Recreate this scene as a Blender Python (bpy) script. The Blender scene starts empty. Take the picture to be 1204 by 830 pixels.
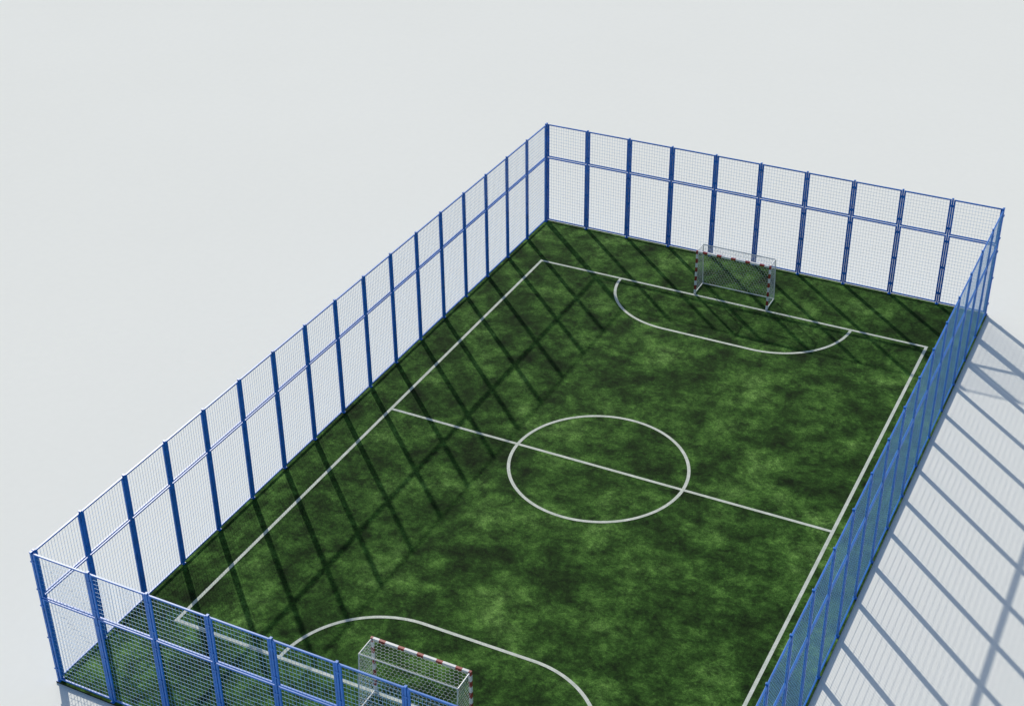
import bpy, math, random
from mathutils import Vector, Matrix
random.seed(7)
scene=bpy.context.scene
H=4.82; Q=1.967; NX=10; NY=17; LX=2.0*NX; LY=Q*NY
GZ=-0.05
XL,XR,YB,YF,R=1.48,18.44,-3.65,-29.78,3.18

# ---------- materials ----------
def newmat(name):
    m=bpy.data.materials.new(name); m.use_nodes=True
    nt=m.node_tree; b=nt.nodes['Principled BSDF']
    return m,nt,b
def noise(nt,scale,detail=4,rough=0.6,vec=None,dist=0.0):
    n=nt.nodes.new('ShaderNodeTexNoise'); n.inputs['Scale'].default_value=scale
    n.inputs['Detail'].default_value=detail; n.inputs['Roughness'].default_value=rough
    n.inputs['Distortion'].default_value=dist
    if vec: nt.links.new(vec,n.inputs['Vector'])
    return n
def ramp(nt,src,stops):
    r=nt.nodes.new('ShaderNodeValToRGB')
    e=r.color_ramp.elements
    while len(e)<len(stops): e.new(0.5)
    for i,(p,c) in enumerate(stops):
        e[i].position=p; e[i].color=(c[0],c[1],c[2],1)
    nt.links.new(src,r.inputs['Fac']); return r
def mix(nt,a,b,fac=1.0,mode='MULTIPLY'):
    m=nt.nodes.new('ShaderNodeMix'); m.data_type='RGBA'; m.blend_type=mode
    for s,v in ((6,a),(7,b)):
        if isinstance(v,tuple): m.inputs[s].default_value=(*v,1)
        else: nt.links.new(v,m.inputs[s])
    if isinstance(fac,float): m.inputs[0].default_value=fac
    else: nt.links.new(fac,m.inputs[0])
    return m.outputs[2]
def coord(nt):
    g=nt.nodes.new('ShaderNodeNewGeometry'); return g.outputs['Position']
def bump(nt,b,h,strength,dist):
    n=nt.nodes.new('ShaderNodeBump'); n.inputs['Strength'].default_value=strength; n.inputs['Distance'].default_value=dist
    nt.links.new(h,n.inputs['Height']); nt.links.new(n.outputs[0],b.inputs['Normal'])

def mat_turf():
    m,nt,b=newmat('turf_grass'); p=coord(nt)
    big=noise(nt,0.42,8,0.70,p,0.2)
    c1=ramp(nt,big.outputs[0],[(0.38,(0.011,0.032,0.005)),(0.47,(0.021,0.062,0.009)),(0.56,(0.043,0.108,0.018)),(0.70,(0.088,0.180,0.040))])
    med=noise(nt,1.45,9,0.78,p,0.2)
    c2=ramp(nt,med.outputs[0],[(0.38,(0.28,0.32,0.31)),(0.5,(0.92,0.94,0.92)),(0.63,(2.05,1.85,1.95))])
    c=mix(nt,c1.outputs[0],c2.outputs[0])
    fine=noise(nt,9,8,0.88,p)
    c3=ramp(nt,fine.outputs[0],[(0.3,(0.25,0.27,0.27)),(0.5,(1,1,1)),(0.7,(2.4,2.2,2.2))])
    c=mix(nt,c,c3.outputs[0])
    mp=nt.nodes.new('ShaderNodeMapping'); mp.inputs['Scale'].default_value=(60,20,30); mp.inputs['Rotation'].default_value=(0,0,0.5)
    nt.links.new(p,mp.inputs['Vector'])
    gr=noise(nt,1.0,3,0.6,mp.outputs[0])
    c4=ramp(nt,gr.outputs[0],[(0.3,(0.45,0.45,0.45)),(0.7,(1.55,1.55,1.55))])
    c=mix(nt,c,c4.outputs[0])
    nt.links.new(c,b.inputs['Base Color']); b.inputs['Roughness'].default_value=0.9
    b.inputs['Specular IOR Level'].default_value=0.08
    bump(nt,b,gr.outputs[0],0.5,0.02)
    return m
def mat_line():
    m,nt,b=newmat('line_paint'); p=coord(nt)
    n=noise(nt,2.5,6,0.75,p); n2=noise(nt,30,4,0.7,p)
    c=ramp(nt,n.outputs[0],[(0.3,(0.48,0.53,0.44)),(0.55,(0.66,0.68,0.61)),(0.7,(0.76,0.77,0.71))])
    c2=ramp(nt,n2.outputs[0],[(0.3,(0.66,0.71,0.63)),(0.6,(1,1,1))])
    nt.links.new(mix(nt,c.outputs[0],c2.outputs[0]),b.inputs['Base Color']); b.inputs['Roughness'].default_value=0.85
    b.inputs['Specular IOR Level'].default_value=0.2
    return m
def mat_ground():
    m,nt,b=newmat('pale_ground'); p=coord(nt)
    n=noise(nt,0.05,5,0.6,p); n2=noise(nt,3,5,0.6,p)
    c=ramp(nt,n.outputs[0],[(0.35,(0.85,0.852,0.795)),(0.65,(0.865,0.867,0.81))])
    c2=ramp(nt,n2.outputs[0],[(0.3,(0.985,0.985,0.985)),(0.7,(1,1,1))])
    nt.links.new(mix(nt,c.outputs[0],c2.outputs[0]),b.inputs['Base Color']); b.inputs['Roughness'].default_value=0.95
    b.inputs['Specular IOR Level'].default_value=0.0
    return m
def mat_paint(name,col,rough=0.4,metal=0.0,var=0.15):
    m,nt,b=newmat(name); p=coord(nt)
    n=noise(nt,3,5,0.7,p)
    lo=tuple(v*(1-var) for v in col); hi=tuple(min(1,v*(1+var)) for v in col)
    c=ramp(nt,n.outputs[0],[(0.35,lo),(0.65,hi)])
    nt.links.new(c.outputs[0],b.inputs['Base Color']); b.inputs['Roughness'].default_value=rough
    b.inputs['Metallic'].default_value=metal
    return m
M_turf=mat_turf(); M_line=mat_line(); M_ground=mat_ground()
M_blue=mat_paint('blue_powder_coat',(0.014,0.16,0.56),0.4)
M_wire=mat_paint('blue_coated_wire',(0.15,0.38,0.66),0.4)
M_white=mat_paint('white_goal_paint',(0.72,0.72,0.70),0.4,var=0.05)
M_red=mat_paint('red_goal_paint',(0.28,0.03,0.025),0.4)
M_tube=mat_paint('galvanised_tube',(0.62,0.64,0.65),0.4,0.2,0.05)
M_net=mat_paint('net_cord',(0.72,0.73,0.72),0.8,var=0.05)
M_edge=mat_paint('turf_dark_edge',(0.012,0.016,0.012),0.9)  # near-black colour for the sides and underside of the turf slab

# ---------- mesh helper ----------
class MB:
    def __init__(s): s.v=[];s.f=[];s.m=[]
    def box(s,x0,x1,y0,y1,z0,z1,mi=0,T=None):
        b=len(s.v)
        for z in (z0,z1):
            for x,y in ((x0,y0),(x1,y0),(x1,y1),(x0,y1)):
                s.v.append((x,y,z))
        for q in ((0,3,2,1),(4,5,6,7),(0,1,5,4),(1,2,6,5),(2,3,7,6),(3,0,4,7)):
            s.f.append(tuple(b+i for i in q)); s.m.append(mi)
    def tube(s,a,c,r,n=6,mi=0):
        a=Vector(a);c=Vector(c);d=(c-a)
        if d.length<1e-6: return
        d.normalize(); u=d.orthogonal().normalized(); w=d.cross(u); b=len(s.v)
        for P in (a,c):
            for i in range(n):
                t=2*math.pi*i/n; s.v.append(tuple(P+u*(r*math.cos(t))+w*(r*math.sin(t))))
        for i in range(n):
            j=(i+1)%n; s.f.append((b+i,b+j,b+n+j,b+n+i)); s.m.append(mi)
        if n>3:
            s.f.append(tuple(b+i for i in reversed(range(n)))); s.m.append(mi)
            s.f.append(tuple(b+n+i for i in range(n))); s.m.append(mi)
    def obj(s,name,mats,parent=None,bevel=0,smooth=False):
        me=bpy.data.meshes.new(name); me.from_pydata(s.v,[],s.f)
        for m in mats: me.materials.append(m)
        me.polygons.foreach_set('material_index',s.m); me.update()
        if smooth: me.polygons.foreach_set('use_smooth',[True]*len(me.polygons))
        o=bpy.data.objects.new(name,me); scene.collection.objects.link(o)
        if parent: o.parent=parent
        if bevel:
            md=o.modifiers.new('bevel','BEVEL'); md.width=bevel; md.segments=2; md.limit_method='ANGLE'
        return o
def empty(name,loc=(0,0,0),rz=0):
    e=bpy.data.objects.new(name,None); e.empty_display_size=0.5; scene.collection.objects.link(e)
    e.location=loc; e.rotation_euler=(0,0,rz); return e

# ---------- ground, turf, lines ----------
g=MB(); S=3000
g.v=[(-S,-S,GZ),(S,-S,GZ),(S,S,GZ),(-S,S,GZ)]; g.f=[(0,1,2,3)]; g.m=[0]
g.obj('ground',[M_ground])
t=MB(); E=0.07
t.box(-E,LX+E,-LY-E,E,GZ+0.002,0.0)
t.m=[1,0,1,1,1,1]
t.obj('artificial_turf',[M_turf,M_edge])
pl=MB(); lw=0.058
def ringrect(x0,x1,y0,y1,w,z):
    b=len(pl.v)
    for k in (w,-w):
        for x,y in ((x0-k,y0-k),(x1+k,y0-k),(x1+k,y1+k),(x0-k,y1+k)): pl.v.append((x,y,z))
    for i in range(4):
        j=(i+1)%4; pl.f.append((b+i,b+j,b+4+j,b+4+i)); pl.m.append(0)
def strip(pts,w,z,closed=False):
    n=len(pts); b=len(pl.v)
    for i,(x,y) in enumerate(pts):
        if closed: p0=pts[(i-1)%n];p1=pts[(i+1)%n]
        else: p0=pts[max(i-1,0)];p1=pts[min(i+1,n-1)]
        dx,dy=p1[0]-p0[0],p1[1]-p0[1]; L=math.hypot(dx,dy); nx,ny=-dy/L*w,dx/L*w
        pl.v.append((x-nx,y-ny,z)); pl.v.append((x+nx,y+ny,z))
    for i in range(n if closed else n-1):
        j=(i+1)%n; pl.f.append((b+2*i,b+2*j,b+2*j+1,b+2*i+1)); pl.m.append(0)
ringrect(XL,XR,YF,YB,lw,0.004)
ym=(YB+YF)/2; xc=(XL+XR)/2
strip([(XL+lw,ym),(XR-lw,ym)],lw,0.004)
strip([(xc+R*math.cos(2*math.pi*i/128),ym+R*math.sin(2*math.pi*i/128)) for i in range(128)],lw,0.008,True)
hw=1.87; xd=10.33
def dee(y0,s):
    pts=[(xd-hw-R*math.cos(a),y0+s*R*math.sin(a)) for a in [i*math.pi/2/40 for i in range(41)]]
    pts+=[(xd+hw+R*math.sin(a),y0+s*R*math.cos(a)) for a in [i*math.pi/2/40 for i in range(41)]]
    if s<0: pts=pts[::-1]
    return pts
strip(dee(YB,-1),lw,0.008); strip(dee(YF,1),lw,0.008)
pl.obj('pitch_markings',[M_line])

# ---------- fence ----------
def fence(loc,rz,n,w):
    e=empty('wire_mesh_fence',loc,rz)
    P=MB();F=MB();Wi=MB();X=MB()
    ph=0.032; fr=0.066; gap=0.018; fd=0.026
    zr=3.20
    for i in range(n+1):
        x=i*w
        P.box(x-ph,x+ph,-0.04,0.04,GZ,H)
        P.box(x-ph-0.008,x+ph+0.008,-0.048,0.048,H,H+0.018)
        X.box(x-0.065,x+0.065,-0.065,0.065,-0.02,0.018)
        for z in (0.5,1.7,2.9,3.5,4.5):
            X.box(x-ph-0.03,x+ph+0.03,-0.046,-0.041,z-0.03,z+0.03)
            X.box(x-ph-0.03,x+ph+0.03,0.041,0.046,z-0.03,z+0.03)
    for i in range(n):
        a=i*w+ph+gap; b=(i+1)*w-ph-gap
        for z0,z1 in ((0.07,zr-0.02),(zr+0.02,H-0.03)):
            F.box(a,a+fr,-fd,fd,z0,z1); F.box(b-fr,b,-fd,fd,z0,z1)
            F.box(a+fr,b-fr,-fd,fd,z0,z0+0.05); F.box(a+fr,b-fr,-fd,fd,z1-0.05,z1)
            nv=15; r=0.0042
            xa,xb=a+fr,b-fr; za,zb=z0+0.05,z1-0.05
            for k in range(1,nv):
                x=xa+(xb-xa)*k/nv+random.uniform(-.002,.002)
                Wi.tube((x,0,za-0.01),(x,0,zb+0.01),r,4)
            nh=round((zb-za)/0.15)
            for k in range(1,nh):
                z=za+(zb-za)*k/nh
                Wi.tube((xa-0.01,0.009,z),(xb+0.01,0.009,z),r,4)
    P.obj('posts',[M_blue],e,0.006); F.obj('panel_frames',[M_blue],e,0.004)
    Wi.obj('wire_mesh',[M_wire],e); X.obj('clamps_and_base_plates',[M_blue],e)
    return e
fence((0,0,0),0,NX,2.0)
fence((0,-LY,0),0,NX,2.0)
fence((0,-0.10,0),-math.pi/2,NY,(LY-0.20)/NY)
fence((LX,-0.10,0),-math.pi/2,NY,(LY-0.20)/NY)

# ---------- goals ----------
def goal(loc,rz):
    e=empty('soccer_goal',loc,rz)
    W2=1.58;h=2.04;dt=0.72;db=0.95;s=0.04
    B=MB()
    def zseg(x):
        z=0.004;k=0;L=0.21
        while z<h-0.001:
            z1=min(z+L,h); B.box(x-s,x+s,-s,s,z,z1,k%2); z=z1;k+=1
    zseg(-W2);zseg(W2)
    N=15
    for k in range(N):
        x0=-W2+s+(2*W2-2*s)*k/N; x1=-W2+s+(2*W2-2*s)*(k+1)/N
        B.box(x0,x1,-s+0.001,s-0.001,h-2*s,h-0.001,1 if k%3==1 else 0)
    B.obj('goal_frame',[M_white,M_red],e)
    T=MB(); r=0.02
    for sx in (-W2,W2):
        T.tube((sx,-s,h-0.04),(sx,-dt,h-0.04),r,8); T.tube((sx,-dt,h-0.04),(sx,-db,0.03),r,8); T.tube((sx,-s,0.03),(sx,-db,0.03),r,8)
    T.tube((-W2,-dt,h-0.04),(W2,-dt,h-0.04),r,8); T.tube((-W2,-db,0.03),(W2,-db,0.03),r,8)
    T.obj('back_stays',[M_tube],e,smooth=False)
    Nt=MB()
    def hexnet(p00,p10,p11,p01):
        p00,p10,p11,p01=map(Vector,(p00,p10,p11,p01))
        Lu=max((p10-p00).length,(p11-p01).length); Lv=(p01-p00).length
        a=0.075; dx=a*math.sqrt(3)
        def P(u,v):
            u=min(max(u/Lu,0),1);v=min(max(v/Lv,0),1)
            return p00*(1-u)*(1-v)+p10*u*(1-v)+p11*u*v+p01*(1-u)*v
        rows=int(Lv/(1.5*a))+2; cols=int(Lu/dx)+2
        for j in range(rows):
            for i in range(cols):
                ox=i*dx+(dx/2 if j%2 else 0); oy=j*1.5*a
                q=[(ox-dx/2,oy+a/2),(ox,oy+a),(ox+dx/2,oy+a/2),(ox+dx/2,oy-a/2)]
                for k in range(3):
                    A,C=q[k],q[k+1]
                    if min(A[0],C[0])>Lu or min(A[1],C[1])>Lv or max(A[1],C[1])<0 or max(A[0],C[0])<0: continue
                    Nt.tube(P(*A),P(*C),0.004,3)
    t=h-0.04
    hexnet((-W2,-dt,t),(W2,-dt,t),(W2,-s,t),(-W2,-s,t))
    hexnet((-W2,-db,.03),(W2,-db,.03),(W2,-dt,t),(-W2,-dt,t))
    for sx in (-W2,W2): hexnet((sx,-db,.03),(sx,-s,.03),(sx,-s,t),(sx,-dt,t))
    Nt.obj('net',[M_net],e)
goal((10.2,YB+0.1,0.012),math.pi)
goal((10.18,YF+0.08,0.012),0)

# ---------- light ----------
d=Vector((6.45,-6.05,-H))
elev=math.atan2(H,math.hypot(6.45,6.05)); rotz=math.atan2(-6.45,6.05)
w=bpy.data.worlds.new('World'); scene.world=w; w.use_nodes=True
nt=w.node_tree; bg=nt.nodes['Background']; sky=nt.nodes.new('ShaderNodeTexSky'); sky.sky_type='NISHITA'
sky.sun_disc=False; sky.sun_elevation=elev; sky.sun_rotation=rotz; sky.air_density=1.0; sky.dust_density=0.9
nt.links.new(sky.outputs[0],bg.inputs['Color']); bg.inputs['Strength'].default_value=0.122
L=bpy.data.lights.new('sun','SUN'); L.energy=4.05; L.angle=math.radians(0.8); L.color=(1.0,0.945,0.85)
lo=bpy.data.objects.new('sun',L); scene.collection.objects.link(lo); lo.location=(-30,20,25)
lo.rotation_euler=d.to_track_quat('-Z','Y').to_euler()

# ---------- camera ----------
cam=bpy.data.cameras.new('camera'); co=bpy.data.objects.new('camera',cam); scene.collection.objects.link(co)
co.location=(26.87931,-56.78453,31.35656); co.rotation_euler=(1.02052,0.00935,0.46306)
cam.sensor_width=36; cam.lens=36*1775.83/1204; cam.clip_end=10000; scene.camera=co
scene.view_settings.view_transform='Standard'; scene.view_settings.look='None'; scene.view_settings.exposure=0
